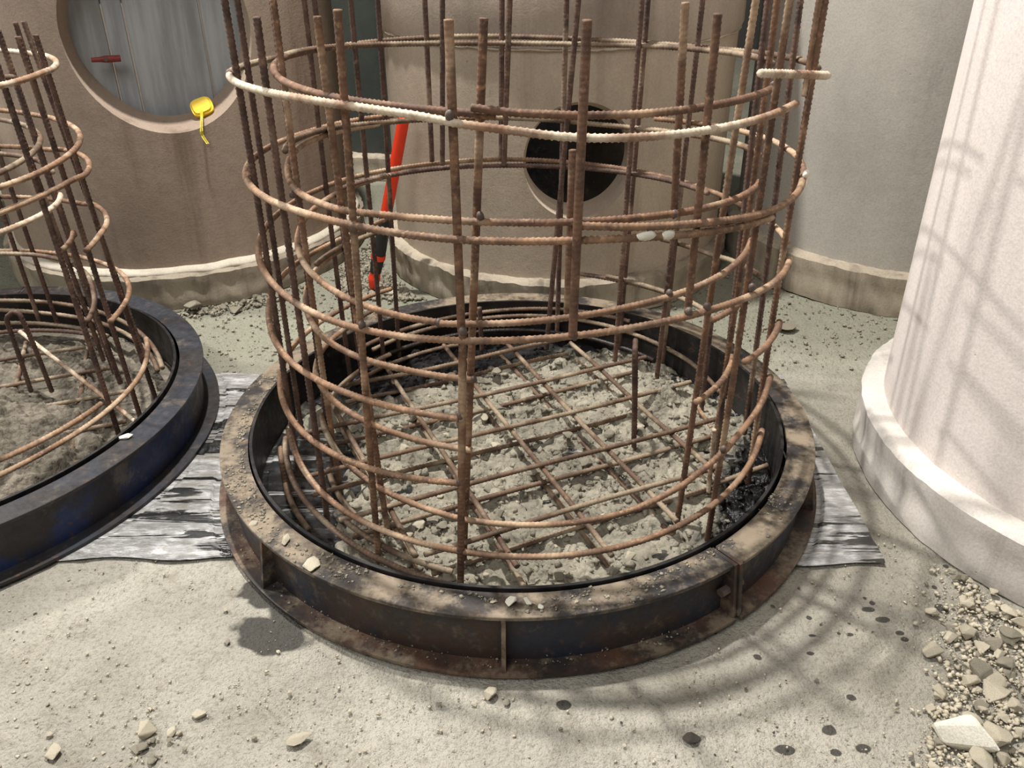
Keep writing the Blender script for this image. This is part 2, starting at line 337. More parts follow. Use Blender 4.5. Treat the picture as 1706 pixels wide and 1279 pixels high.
# ------------------------------------------------------------------ precast chambers
def carve(me, cutters):
    o = link('t', me)
    for c in cutters:
        md = o.modifiers.new('b', 'BOOLEAN'); md.operation = 'DIFFERENCE'; md.solver = 'EXACT'; md.object = c
    dg = bpy.context.evaluated_depsgraph_get(); dg.update()
    r = bpy.data.meshes.new_from_object(o.evaluated_get(dg)); bpy.data.objects.remove(o)
    for c in cutters: bpy.data.objects.remove(c)
    return r
def cutter(c, axis, z, r0, r1, s0, s1):
    """cone frustum along a horizontal axis, radii r0 at distance s0 and r1 at s1 from the chamber axis"""
    A = np.array([axis[0], axis[1], 0]); B = np.array([-axis[1], axis[0], 0]); U = np.array([0, 0, 1.]); bm = bmesh.new(); R = []
    for s, r in ((s0, r0), (s1, r1)):
        R.append([bm.verts.new(Vector(np.array([c[0], c[1], z])+A*s+B*r*math.cos(t)+U*r*math.sin(t))) for t in np.linspace(0, 2*math.pi, 65)[:-1]])
    for i in range(64): bm.faces.new((R[0][i], R[0][(i+1) % 64], R[1][(i+1) % 64], R[1][i]))
    bm.faces.new(R[0][::-1]); bm.faces.new(R[1]); bmesh.ops.recalc_face_normals(bm, faces=bm.faces)
    return link('cut', bm_mesh('cut', bm))
def noisy(me, amp, fr, base=(0, 0, 0)):
    v = np.empty(len(me.vertices)*3, np.float32); me.vertices.foreach_get('co', v); v = v.reshape(-1, 3)
    n1 = fbm(v[:, 0]*fr+v[:, 2]*fr*.7+9, v[:, 1]*fr-v[:, 2]*fr*.5+4, 3)-.45; n2 = fbm(v[:, 0]*fr*1.3+31, v[:, 1]*fr*1.3+v[:, 2]*fr+8, 3)-.45
    c = np.asarray(base)[:2]; d = v[:, :2]-c; L = np.linalg.norm(d, axis=1, keepdims=True)+1e-6
    v[:, :2] += d/L*(n1*amp*2)[:, None]; v[:, 2] += n2*amp*1.6*(v[:, 2] > .02)
    me.vertices.foreach_set('co', v.ravel()); me.update(); return me
def chamber(name, c, r, rp, hp, h, mat, pmat, label, cat, holes=(), th=.11, pn=.010, rim=None):
    t = thing(name, (c[0], c[1], 0), label, cat); z0 = (0, 0)
    me = ring_mesh('chamber_wall', z0, [(r-th, hp-.02), (r, hp-.02), (r, h), (r-th, h)], n=160)
    if holes:
        cs = []
        for (ax, z, R, chf) in holes:
            cs += [cutter(z0, ax, z, R, R, .1, r+.3)]
            if chf: cs += [cutter(z0, ax, z, R, R+chf, r-(th+.03 if chf > .03 else .05), r+.012)]
        me = carve(me, cs)
    link('wall', edge_smooth(me, 30), mat, t)
    prof = [(0.05, .0)]+[(rp+.002*math.sin(q*9), hp*q) for q in np.linspace(0, .93, 9)]+[(rp-.010, hp-.001), (rp-(rp-r)*.45, hp+.001), (r-.004, hp+.004), (r-.03, hp+.004), (0.05, hp)]
    link('base_slab', edge_smooth(noisy(noisy(ring_mesh('base_slab', z0, prof, n=360), pn*.55, 7), pn*.6, 26), 38), pmat, t)
    if rim: link('mortar_edge', smooth(noisy(ring_mesh('mortar_edge', z0, [(r-.01, hp-.004), (rp-.012, hp-.004), (rp-.02, hp+.010), (r+.004, hp+.018), (r-.01, hp+.018)], n=200), .007, 14)), rim, t)
    return t
CL = (-1.34, 1.60); CM = (.165, 1.50); CB = (1.545, 1.45); CR = (1.54, -.12)
axL = np.array([.371, -.929]); LZ = .90; LR = .305
chL = chamber('concrete_chamber', CL, .655, .70, .125, 1.55, MAT['conc_left'], MAT['conc_plinth'], 'brownish round concrete chamber with a large opening holding a yellow tape measure', 'concrete chamber', [(axL, LZ, LR-.045, .047)], rim=MAT['rim_dust'])
axM = np.array([.206-CM[0], .883-CM[1]]); axM /= np.linalg.norm(axM)
chM = chamber('concrete_chamber', CM, .635, .672, .125, .862, MAT['conc_mid'], MAT['conc_plinth'], 'round concrete chamber with a small dark pipe hole directly behind the main cage', 'concrete chamber', [(axM, .526, .168, .024)], pn=.016)
up_ = ring_mesh('upper_ring', (0, 0), [(.53, .866), (.642, .866), (.648, .885), (.648, 1.0), (.646, 1.25), (.646, 1.5), (.53, 1.5)], n=200)
link('upper_ring', edge_smooth(noisy(up_, .004, 16), 50), MAT['conc_rough'], chM)
jag = ring_mesh('mortar_edge', (0, 0), [(.60, .860), (.638, .858), (.645, .862), (.638, .868), (.60, .868)], n=240)
link('mortar_edge', edge_smooth(noisy(jag, .006, 30), 50), MAT['conc_mid'], chM)
core = ring_mesh('dark_core', (0, 0), [(.02, .13), (.30, .13), (.30, .85), (.02, .85)], n=48); link('hole_shade_core', edge_smooth(core), MAT['steel_in'], chM)  # black cylinder standing in for the shade behind the pipe hole
chB = chamber('concrete_chamber', CB, .645, .685, .150, 1.65, MAT['conc_back'], MAT['conc_plinth'], 'cool grey round concrete chamber between the back chamber and the white one', 'concrete chamber')
chR = chamber('concrete_chamber', CR, .617, .668, .150, 1.75, MAT['conc_right'], MAT['conc_plinth_w'], 'whitish round concrete chamber at the right edge striped by cage shadows', 'concrete chamber', pn=.006)
chamber('concrete_chamber', (-2.98, 1.42), .62, .66, .12, 1.2, MAT['conc_back'], MAT['conc_plinth'], 'grey round concrete chamber half hidden behind the left cage', 'concrete chamber')
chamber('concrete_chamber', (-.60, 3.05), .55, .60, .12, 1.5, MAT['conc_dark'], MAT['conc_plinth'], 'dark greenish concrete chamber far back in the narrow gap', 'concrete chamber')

# plug boards in the big opening
plug = thing('plug_panel', (CL[0]+axL[0]*.49, CL[1]+axL[1]*.49, LZ), 'grey vertical boards closing the large chamber opening from inside', 'board panel')
ang = math.atan2(axL[1], axL[0])+math.pi/2
bx = [-.36]+[float(np.dot(on_plane(q, np.array([CL[0]+axL[0]*.52, CL[1]+axL[1]*.52, 0]), np.array([axL[0], axL[1], 0]))-np.array([CL[0], CL[1], 0]), [math.cos(ang), math.sin(ang), 0])) for q in ((178, 60), (221, 95), (346, 90))]+[.36]
for i in range(4):
    w = bx[i+1]-bx[i]-.003; hh = 2*math.sqrt(max(.02, .30**2-min(abs(bx[i]), abs(bx[i+1]))**2*.6)); hh = .66
    b = link('board', box_mesh('board', w, .02, hh, .003), MAT['board'], plug, ((bx[i]+bx[i+1])/2*math.cos(ang), (bx[i]+bx[i+1])/2*math.sin(ang), 0))
    b.rotation_euler = (math.radians([1.5, -.5, .8, -1][i]), 0, ang)
bk = link('backing_rail', box_mesh('backing_rail', .62, .03, .05), MAT['board'], plug, (-axL[0]*.03, -axL[1]*.03, .1)); bk.rotation_euler = (0, 0, ang)

def simple_tube(name, P, r, sides=12, cap=True):
    P = np.asarray(P, float); n = len(P); rr = np.broadcast_to(np.asarray(r, float), (n,))
    T = np.gradient(P, axis=0); T /= np.linalg.norm(T, axis=1, keepdims=True); ref = np.array([.3, .1, 1.]) if abs(T[0, 2]) < .9 else np.array([1., .2, 0])
    A = np.cross(T, ref); A /= np.linalg.norm(A, axis=1, keepdims=True); B = np.cross(T, A); bm = bmesh.new(); R = []
    for i in range(n): R.append([bm.verts.new(P[i]+rr[i]*(A[i]*math.cos(t)+B[i]*math.sin(t))) for t in np.arange(sides)*2*math.pi/sides])
    for i in range(n-1):
        for j in range(sides): bm.faces.new((R[i][j], R[i][(j+1) % sides], R[i+1][(j+1) % sides], R[i+1][j]))
    bm.faces.new(R[0][::-1]); bm.faces.new(R[-1]); bmesh.ops.recalc_face_normals(bm, faces=bm.faces)
    return edge_smooth(bm_mesh(name, bm), 40)
# red lever across the left lip of the opening
nL = np.array([axL[0], axL[1], 0]); pB = np.array([CL[0]+axL[0]*.545, CL[1]+axL[1]*.545, LZ])
a, b = on_plane((152, 100), pB, nL), on_plane((201, 97), pB, nL); m_ = a*.5+b*.5
lev = thing('clamp_lever', m_, 'small worn red clamp lever on the grey boards inside the opening', 'clamp')
link('lever_bar', simple_tube('lever_bar', sub([a, a*.7+b*.3, m_, b], m_), [.007, .008, .011, .010]), MAT['red'], lev)
link('pivot_pin', simple_tube('pivot_pin', sub([m_-nL*.03, m_+nL*.012], m_), .006), MAT['weld'], lev)
# tape measure lying in the opening
tp = on_plane((347, 212), np.array([CL[0], CL[1], 0])+nL*.60, nL); tp[2] = max(tp[2], .59)
lat = np.array([math.cos(ang), math.sin(ang), 0]); tl = float(np.dot(tp-np.array([CL[0], CL[1], 0]), lat)); zlip = LZ-math.sqrt((LR-.020)**2-tl*tl)
base = np.array([CL[0], CL[1], 0])+nL*.60+lat*tl; base[2] = zlip
tape = thing('tape_measure', base, 'yellow tape measure lying on the lip of the large opening', 'tape measure')
bm = bmesh.new(); n = 26; R = [[], []]
for s in (0, 1):
    for i in range(n):
        t = 2*math.pi*i/n; x = .036*math.copysign(abs(math.cos(t))**.62, math.cos(t)); y = .030*math.copysign(abs(math.sin(t))**.7, math.sin(t))
        if x < 0 and y < 0: y *= 1.02
        R[s].append(bm.verts.new((x, -.02+.04*s, y+.030)))
for i in range(n): bm.faces.new((R[0][i], R[0][(i+1) % n], R[1][(i+1) % n], R[1][i]))
f0 = bm.faces.new(R[0][::-1]); f1 = bm.faces.new(R[1]); bmesh.ops.recalc_face_normals(bm, faces=bm.faces)
bmesh.ops.bevel(bm, geom=list(f0.edges)+list(f1.edges), offset=.007, segments=3, affect='EDGES')
tb = link('case', edge_smooth(bm_mesh('case', bm), 40), MAT['yellow'], tape); tb.rotation_euler = (math.radians(-38), math.radians(-16), ang)
p0 = base+nL*.0+lat*-.012+np.array([0, 0, .02]); q0 = np.array([CL[0], CL[1], 0])+nL*.668
pts = [p0, base+nL*.045-lat*.016+np.array([0, 0, .012])]
for dz, dl in ((-.02, -.024), (-.045, -.026), (-.075, -.014)):
    pts.append(base+nL*.066+lat*dl+np.array([0, 0, dz]))
pts = catmull(pts, 8); bm = bmesh.new(); vs = [[bm.verts.new(Vector(p-base+lat*k*.0045)) for k in (-1, 0, 1)] for p in pts]
for i in range(len(vs)-1):
    for j in (0, 1): bm.faces.new((vs[i][j], vs[i][j+1], vs[i+1][j+1], vs[i+1][j]))
bmesh.ops.solidify(bm, geom=bm.faces[:], thickness=.0012)
link('blade', smooth(bm_mesh('blade', bm)), MAT['tape'], tape)

# orange tool handle leaning behind the cage
foot = atz((622, 484), .0); foot[2] = .012
dirp = np.array([.25, .9, 0])                                        # plane through the foot in which the handle leans
nrm = np.array([.35, 1., 0]); nrm /= np.linalg.norm(nrm)
hp = [on_plane(q, foot, nrm) for q in ((621, 478), (628, 455), (640, 340), (655, 262), (673, 196))]
tool = thing('tool_handle', foot, 'orange and black tool handle standing behind the cage between two chambers', 'tool')
def seg(nm, i, j, r, mt):
    Pq = np.array([hp[0]+(hp[-1]-hp[0])*s for s in np.linspace(i, j, 9)]); link(nm, simple_tube(nm, sub(Pq, foot), np.interp(np.linspace(0, 1, 9), np.linspace(0, 1, len(r)), r)), mt, tool)
seg('pommel', .0, .10, [.014, .022, .019], MAT['orange']); seg('grip', .10, .48, [.021, .025, .022, .021], MAT['blackgrip'])
seg('shaft', .48, 1.0, [.0205, .0205, .0195], MAT['orange'])
seg('collar', .185, .215, [.0262, .0262], MAT['orange'])

# ------------------------------------------------------------------ ring forms
def ring_form(c, label, m_web, m_top, m_low, joints, gussets, zb=.007):
    t = thing('ring_form', (c[0], c[1], 0), label, 'steel ring form'); z0 = (0, 0); ht = .14
    for k in range(len(joints)):
        a0 = joints[k]+.45; a1 = joints[(k+1) % len(joints)]-.45
        if a1 < a0: a1 += 360
        n = int((a1-a0)/1.6); off = .004*k
        web = link('segment_web', edge_smooth(ring_mesh('segment_web', z0, [(.692+off, zb+.004), (.702+off, zb+.004), (.702+off, ht-.004), (.692+off, ht-.004)], a0, a1, n)), m_web, t)
        link('top_flange', edge_smooth(ring_mesh('top_flange', z0, [(.656+off, ht-.009), (.719+off, ht-.009), (.72+off, ht-.001), (.719+off, ht), (.656+off, ht)], a0, a1, n)), m_top, web)
        link('bottom_flange', edge_smooth(ring_mesh('bottom_flange', z0, [(.652+off, zb), (.741+off, zb), (.742+off, zb+.008), (.652+off, zb+.009)], a0, a1, n)), m_low, web)
        for a, wdt in ((a0, -1), (a1, 1)):
            link('end_plate', edge_smooth(ring_mesh('end_plate', z0, [(.660+off, zb+.009), (.737+off, zb+.009), (.723+off, ht+.001), (.660+off, ht+.001)], a-.35, a+.35, 2)), m_low, web)
            ra = math.radians(a-wdt*.9); P = np.array([.714*math.cos(ra), .714*math.sin(ra), .075]); d = np.array([-math.sin(ra), math.cos(ra), 0])
            link('bolt', simple_tube('bolt', [P-d*.013, P+d*.013], .010, 6), MAT['weld'], web)
        for g in gussets:
            gg = g % 360; lo = a0 % 360; span = a1-a0
            if 3 < (gg-lo) % 360 < span-3:
                link('gusset', edge_smooth(ring_mesh('gusset', z0, [(.702+off, zb+.009), (.735+off, zb+.009), (.7195+off, ht-.009), (.702+off, ht-.009)], gg-.32, gg+.32, 2)), m_low, web)
    link('inner_liner', edge_smooth(ring_mesh('inner_liner', z0, [(.645, zb), (.652, zb), (.652, .147), (.645, .147)], n=180)), MAT['steel_in'], t)
    return t
ring_form((0, 0), 'dark rusty steel ring form around the main cage in the centre', MAT['steel'], MAT['steel_top'], MAT['steel_low'], (127, 306.5), (268, 223.5, 180, 150, 340, 20, 60, 90))
LC = (-1.575, .08)
ring_form(LC, 'blue painted steel ring form around the left cage', MAT['steel_blue'], MAT['steel_plain'], MAT['steel_plain'], (95, 275), (225, 180, 40))

# ------------------------------------------------------------------ rebar cages
RB = .0068
def vbar(t, c, r, pix, near=True, ztop=None, zbot=None, mat='rust', lean=(0, 0), ribs=True, rad=RB, name='vertical_bar'):
    h = np.array([on_cyl(q, c, r, near, lean) for q in pix]); th = np.unwrap(h[:, 0]); z = h[:, 1]
    if len(pix) > 1 and np.ptp(z) > .15:
        b, a = np.polyfit(z, th, 1); b = float(np.clip(b, -.14, .14)); a = float(np.mean(th)-b*np.mean(z))
    else: b, a = 0., float(np.mean(th))
    z1 = float(z[0]) if ztop is None else ztop; z0 = float(z[-1]) if zbot is None else zbot
    zz = np.linspace(z0, z1, 24); tt = a+b*zz; ph = random.random()*6
    P = np.stack([c[0]+lean[0]*zz+(r+.0022*np.sin(zz*4+ph))*np.cos(tt), c[1]+lean[1]*zz+(r+.0022*np.sin(zz*4+ph))*np.sin(tt), zz], 1)
    me = rebar_mesh(name, sub(P, t.location), rad, .0026 if near else .0034, ref=(math.cos(a), math.sin(a), .01))
    return link(name, me, MAT[mat], t)
def hoop(t, c, r, pix, mat='tan', lean=(0, 0), rad=RB*.97, ext=(0, 0), name='hoop', smoothing=3, dense=True):
    th, z, rr = [], [], []
    for q in pix:
        ri = q[3] if len(q) > 3 else r
        a, zz = on_cyl(q[:2], c, ri, bool(q[2]), lean); th.append(a); z.append(zz); rr.append(ri)
    th = np.unwrap(np.array(th)); z = np.array(z); rr = np.array(rr)
    if th[-1] < th[0]: th, z, rr = th[::-1], z[::-1], rr[::-1]
    o = np.argsort(th, kind='stable'); th, z, rr = th[o], z[o], rr[o]
    for _ in range(smoothing):
        z2 = z.copy(); z2[1:-1] = .25*z[:-2]+.5*z[1:-1]+.25*z[2:]; z = z2
    tt = np.linspace(th[0]-ext[0], th[-1]+ext[1], 160)
    zz = np.interp(tt, th, z); k = np.ones(9)/9; zz = np.convolve(np.pad(zz, 4, 'edge'), k, 'valid'); rr = np.interp(tt, th, rr)
    zz = np.maximum(zz, .028)
    P = np.stack([c[0]+lean[0]*zz+rr*np.cos(tt), c[1]+lean[1]*zz+rr*np.sin(tt), zz], 1)
    return link(name, rebar_mesh(name, sub(P, t.location), rad, .0026 if dense else .0036), MAT[mat], t)
def N(*p): return [(x, y, 1) for x, y in p]
def Fa(*p): return [(x, y, 0) for x, y in p]
CC = (.02, .04); RO, RI = .578, .494; HO, HI = .591, .507
oc = thing('rebar_cage', (CC[0], CC[1], 0), 'wide outer rusty rebar cage standing in the dark centre ring form', 'rebar cage')
ic = thing('rebar_cage', (CC[0], CC[1], 0), 'narrower inner rusty rebar cage nested inside the central outer cage', 'rebar cage')
TOP = 1.45
# -- outer verticals, near side
vbar(oc, CC, RO, [(373, 0), (386, 116), (409, 281), (428, 391), (458, 569), (474, 662)], True, TOP, .035, 'brown')
vbar(oc, CC, RO, [(394, 0), (412.5, 125), (434, 260), (474, 537), (502, 694)], False, TOP, .035, 'brown')
vbar(oc, CC, RO, [(430, 28), (444, 134), (470, 335), (496, 506), (524, 719)], True, None, .035, 'brown')
vbar(oc, CC, RO, [(559, 16), (578, 250), (605, 569), (618, 723), (631, 951)], True, None, .030)
vbar(oc, CC, RO, [(748, 32), (755, 200), (762, 400), (769, 555)], True, None, None)
vbar(oc, CC, RO+.014, [(771, 550), (769, 660), (768, 845), (768, 974)], True, None, .024)
vbar(oc, CC, RO+.026, [(981, 33), (974, 109), (969, 218), (960, 400), (955, 560)], True)
vbar(oc, CC, RO, [(1194, 22), (1185, 127), (1167, 309), (1152, 456), (1147, 521)], True)
vbar(oc, CC, RO, [(1312, 0), (1294, 163), (1269, 327), (1247, 473), (1222, 649), (1195, 771), (1177, 885)], True, TOP, .03)
vbar(oc, CC, RO, [(1385, 0), (1367, 124), (1345, 236), (1323, 345), (1296, 491), (1261, 702)], True, TOP, .03)
vbar(oc, CC, RO-.006, [(1371, 0), (1358, 110)], False, TOP, .93, 'tan')
# -- outer verticals, far side
for px in ([(1332, 0), (1312, 200), (1290, 363), (1257, 575)], [(1171, 0), (1158, 109), (1145, 218), (1138, 302)], [(1078, 0), (1071, 109), (1048, 403), (1030, 579)],
           [(943.5, 0), (940, 182), (934, 327), (928, 558)], [(629, 0), (639, 164), (650, 366), (664, 553)], [(585, 0), (599.5, 152), (617, 381), (638, 584)], [(507, 0), (522, 141), (541, 293), (567.5, 500), (574, 553)]):
    vbar(oc, CC, RO, px, False, TOP, .035, 'brown')
vbar(oc, CC, RO, [(836, 0), (836, 182), (834.5, 265)], False, TOP, None, 'brown'); vbar(oc, CC, RO, [(707, 0), (713, 94), (719, 269)], False, TOP, None, 'brown')
# -- inner verticals
vbar(ic, CC, RI, [(456, 2), (470, 125), (484, 234), (514, 444), (542, 631)], True, None, .03)
vbar(ic, CC, RI, [(448, 0), (469, 156), (488, 397)], False, TOP, .03, 'brown')
vbar(ic, CC, RI, [(578, 420), (597, 520), (636, 806), (645, 906)], True, 1.1, .03)
vbar(ic, CC, RI, [(803, 30), (800, 169), (797, 350), (789, 553), (777, 737)], True, None, .03)
vbar(ic, CC, RI, [(956, 250), (951, 350), (946, 522)], True)
vbar(ic, CC, RI, [(1143, 4), (1138, 109), (1131, 218), (1124, 350)], True)
vbar(ic, CC, RI, [(1270, 0), (1232, 206), (1203, 363), (1173, 543), (1147, 702), (1122, 877)], True, TOP, .03)
vbar(ic, CC, RI, [(1302, 30), (1289, 113), (1274, 235), (1254, 327), (1226, 473), (1198, 667), (1190, 760)], False, TOP, .03)
vbar(ic, CC, RI, [(1277, 4), (1268, 113), (1258, 203), (1236, 400)], False, TOP, .03, 'brown')
for px in ([(1187, 533), (1174, 634), (1166, 712)], [(1122, 396), (1110, 491), (1092, 656)], [(1065, 0), (1060, 182), (1043, 403), (1022, 589)], [(963.5, 0), (953, 109), (945, 203)], [(799, 512), (808, 656)], [(521, 0), (543, 164), (574, 387), (592, 544)]):
    vbar(ic, CC, RI, px, False, TOP if px[0][1] < 5 else None, .035, 'brown')
vbar(ic, CC, RI, [(736, 0), (738, 156), (736, 275)], False, TOP, None, 'brown'); vbar(ic, CC, RI, [(849, 0), (844, 182), (839, 276)], False, TOP, None, 'brown')
# -- outer hoops
hoop(oc, CC, HO, N((1326, 172), (1300, 188), (1260, 200), (1200, 215), (1120, 226), (1050, 231), (970, 231), (910, 228), (850, 220), (750, 200), (700, 192), (600, 175), (500, 158), (420, 140), (378, 126)), 'pale')
hoop(oc, CC, HO, Fa((380, 122), (386, 118), (412, 112), (450, 101), (477, 95), (534, 83), (592, 73), (640, 67), (719, 62), (800, 59), (873, 62), (964, 67), (1054, 73), (1163, 80), (1230, 88), (1300, 99), (1363, 113)), 'grey')
hoop(oc, CC, HO+.014, N((1266, 122), (1300, 123), (1340, 124), (1388, 126)), 'pale', smoothing=0)
hoop(oc, CC, HO, N((1285, 363), (1200, 379), (1110, 389), (1040, 394), (960, 399), (920, 401), (850, 402), (765, 400), (700, 394), (650, 387), (590, 375), (530, 358), (470, 340), (430, 322), (405, 298))+Fa((412.5, 266), (453, 246), (497, 231), (547, 208), (588, 199), (631, 193), (700, 188), (800, 187), (909, 190), (1000, 193)), 'tan')
hoop(oc, CC, HO, N((956, 375), (1054, 375), (1163, 374), (1236, 363), (1283, 352), (1327, 331), (1345, 313))+Fa((1345, 277), (1330, 262), (1290, 238), (1254, 223), (1200, 211), (1163, 204), (1091, 198)), 'tan')
hoop(oc, CC, HO, N((1321, 434), (1275, 473), (1222, 501), (1152, 522), (1046, 545), (958, 558), (906, 563), (800, 568), (755, 566), (661, 559), (599, 550), (536, 531), (489, 506), (458, 475), (427, 441), (422, 420))+Fa((433, 384), (470, 352), (506, 328), (559.5, 303), (600, 291), (641, 283), (694, 277), (735, 274), (788, 267), (850, 263), (873, 265), (945, 271), (1054, 285), (1145, 305), (1200, 323), (1243, 350), (1290, 385), (1312, 402)), 'tan')
hoop(oc, CC, HO, Fa((965, 456), (1029, 470), (1099, 487), (1159, 505)), 'brown'); hoop(oc, CC, HO, Fa((1100, 398), (1130, 404), (1163, 417), (1189, 427), (1213, 441), (1264, 457)), 'grey')
hoop(oc, CC, HO, N((764, 697), (661, 681), (599, 662), (536, 631), (480, 597), (455, 569), (442, 537))+Fa((447, 495), (467, 462), (483, 444), (527, 425), (574, 397), (610, 381), (646, 364)), 'tan')
hoop(oc, CC, HO, N((1240, 603), (1275, 582), (1296, 561), (1306, 538), (1305, 515)), 'tan')
hoop(oc, CC, HO, N((764, 804), (663, 795), (584.5, 771), (526, 736), (487, 701), (474, 680), (460, 648))+Fa((470, 605), (486, 581), (514, 553), (546, 531), (567, 516), (608, 494), (652, 481)), 'tan')
hoop(oc, CC, HO, [(1284, 625, 1), (1271, 674, 1), (1240, 709, 1), (1212, 733, 1), (1187, 765, 1, .58), (1159, 795, 1, .565), (1104, 834, 1, .545), (1045, 857, 1, .53), (967, 873, 1, .515), (850, 878, 1, .507), (758, 862, 1, .507), (711, 848, 1, .507), (629, 808, 1, .507), (582, 775, 1, .507)], 'tan')
hoop(oc, CC, HO, N((479, 705), (484, 730), (498, 775), (524, 810), (559, 841), (606, 869), (653, 890), (711, 906), (770, 918), (850, 925), (967, 924), (1045, 910), (1124, 881), (1182, 842), (1221, 814), (1253, 767), (1270, 715)), 'tan')
hoop(oc, CC, HO+.012, N((472, 763), (486, 801), (512, 834), (543, 864), (575, 902), (618, 925), (665, 944), (711, 963), (770, 978)), 'grey', ext=(.15, .1))
hoop(oc, CC, HO+.024, N((463, 770), (470, 817), (489, 864), (517, 897)), 'grey', ext=(.1, 0))
hoop(oc, CC, HO-.02, N((571, 864), (629, 906), (688, 935), (754, 952)), 'grey')
hoop(oc, CC, HO+.01, Fa((600, 580), (668, 550), (738, 533), (805, 520), (870, 514), (923, 514), (972, 518), (1050, 535)), 'grey', dense=False)
hoop(oc, CC, HO, Fa((620, 583), (668, 562), (767, 536), (826, 528), (884, 524), (943, 528), (1016, 542), (1075, 562), (1150, 603), (1178, 626), (1200, 655)), 'grey', dense=False)
hoop(oc, CC, HO-.015, Fa((600, 610), (650, 590), (738, 562), (820, 550), (900, 548), (978, 562), (1031, 579), (1090, 600)), 'oily', dense=False)
hoop(oc, CC, HO-.03, Fa((590, 640), (650, 605), (738, 578), (800, 570)), 'grey', dense=False)
# -- inner hoops
hoop(ic, CC, HI, N((826, 193), (780, 187), (700, 180), (620, 170), (540, 157), (470, 138), (436, 118))+Fa((445, 106), (475, 92), (534, 82), (592, 76)), 'rust')
hoop(ic, CC, HI+.012, N((785, 179), (850, 185), (960, 196), (1050, 193), (1130, 185), (1200, 172), (1250, 160), (1285, 148)), 'rust')
hoop(ic, CC, HI, Fa((475, 92), (534, 82), (592, 76), (651, 74), (719, 73), (800, 74), (891, 76), (982, 77), (1060, 79), (1170, 83), (1240, 92), (1287, 106)), 'grey')
hoop(ic, CC, HI, Fa((475, 250), (547, 222), (631, 207), (750, 200), (909, 203), (974, 209), (1054, 218), (1127, 223), (1189, 231), (1236, 243), (1265, 258)), 'grey')
hoop(ic, CC, HI, N((890, 371), (847, 369), (725, 361), (631, 353), (569, 345), (500, 331), (477, 313))+Fa((472, 262), (500, 240), (547, 222), (631, 207)), 'tan')
hoop(ic, CC, HI, N((885, 371), (974, 366), (1054, 362), (1127, 354), (1200, 338), (1254, 313), (1265, 303)), 'rust')
hoop(ic, CC, HI, Fa((560, 318), (650, 292), (747, 278), (850, 280), (927, 283), (1054, 288), (1120, 300), (1180, 322)), 'brown')
hoop(ic, CC, HI, N((727, 536), (692, 531), (630, 519), (567, 494), (521, 459), (495.6, 428), (487, 400))+Fa((505, 355), (560, 318), (650, 292)), 'tan')
hoop(ic, CC, HI, N((733, 539), (786, 540), (870, 537), (958, 526), (1046, 508), (1117, 492), (1187, 466), (1240, 434), (1257, 403), (1261, 375)), 'tan')
hoop(ic, CC, HI, N((792, 633), (739, 626), (661, 609), (599, 591), (536, 562), (510, 533))+Fa((508, 475), (527, 440), (575, 412)), 'tan')
hoop(ic, CC, HI, N((1159, 670), (1205, 638), (1219, 612), (1223, 585)), 'tan')
hoop(ic, CC, HI+.03, N((1187, 533), (1210, 521), (1233, 505)), 'tan')
hoop(ic, CC, HI, N((786, 750), (755, 744), (661, 722), (599, 694), (552, 662), (527, 631), (521, 612))+Fa((535, 585), (560, 560), (590, 540)), 'tan')
hoop(ic, CC, HI, N((532, 690), (540, 712), (557, 738), (582, 777)), 'grey')
hoop(ic, CC, HI, N((518, 800), (540, 830), (580, 868), (640, 900)), 'grey')
hoop(ic, CC, HI, Fa((527, 440), (575, 412), (640, 384)), 'grey'); hoop(ic, CC, HI, Fa((1010, 460), (1081, 482), (1130, 497), (1180, 520)), 'grey')
hoop(ic, CC, HI, Fa((560, 560), (590, 540), (630, 512)), 'grey'); hoop(ic, CC, HI, Fa((540, 690), (570, 650), (610, 610), (650, 590)), 'grey')
# -- weld beads at crossings
def bead(t, c, px, r, near=True, s=.011):
    a, z = on_cyl(px, c, r, near); bm = bmesh.new(); bmesh.ops.create_icosphere(bm, subdivisions=2, radius=s)
    for v in bm.verts: v.co *= 1+.25*(random.random()-.5); v.co.z *= 1.25
    me = smooth(bm_mesh('weld_bead', bm)); link('weld_bead', me, MAT['weld'], t, Vector((c[0]+r*math.cos(a), c[1]+r*math.sin(a), z))-t.location)
for px in ((771, 552), (957, 559), (767, 692), (766, 802), (767, 915), (749, 192), (590, 378), (603, 541), (962, 392), (1147, 519), (1178, 510), (1253, 478), (1205, 748)): bead(oc, CC, px, HO+.001, True, .0072)
for px in ((730, 538), (1115, 489), (789, 632), (1123, 357), (800, 360), (1290, 142), (487, 324)): bead(ic, CC, px, HI+.001, True, .0068)

def splash(t, c, px, r, ln):
    a, z = on_cyl(px, c, r, True); bm = bmesh.new(); bmesh.ops.create_icosphere(bm, subdivisions=2, radius=1)
    for v in bm.verts: v.co = Vector((v.co.x*ln, v.co.y*.0065, v.co.z*.0085))*(1+.22*(random.random()-.5))
    o = link('cement_splash', smooth(bm_mesh('cement_splash', bm)), MAT['stone_white'], t, Vector((c[0]+r*math.cos(a), c[1]+r*math.sin(a), z))-t.location); o.rotation_euler = (0, 0, a+math.pi/2); o['label'] = 'white dried cement splash'
for px, ln in (((1076, 393), .018), ((1113, 391), .013), ((1343, 305), .02), ((1350, 290), .014)): splash(oc, CC, px, HO+.004, ln)
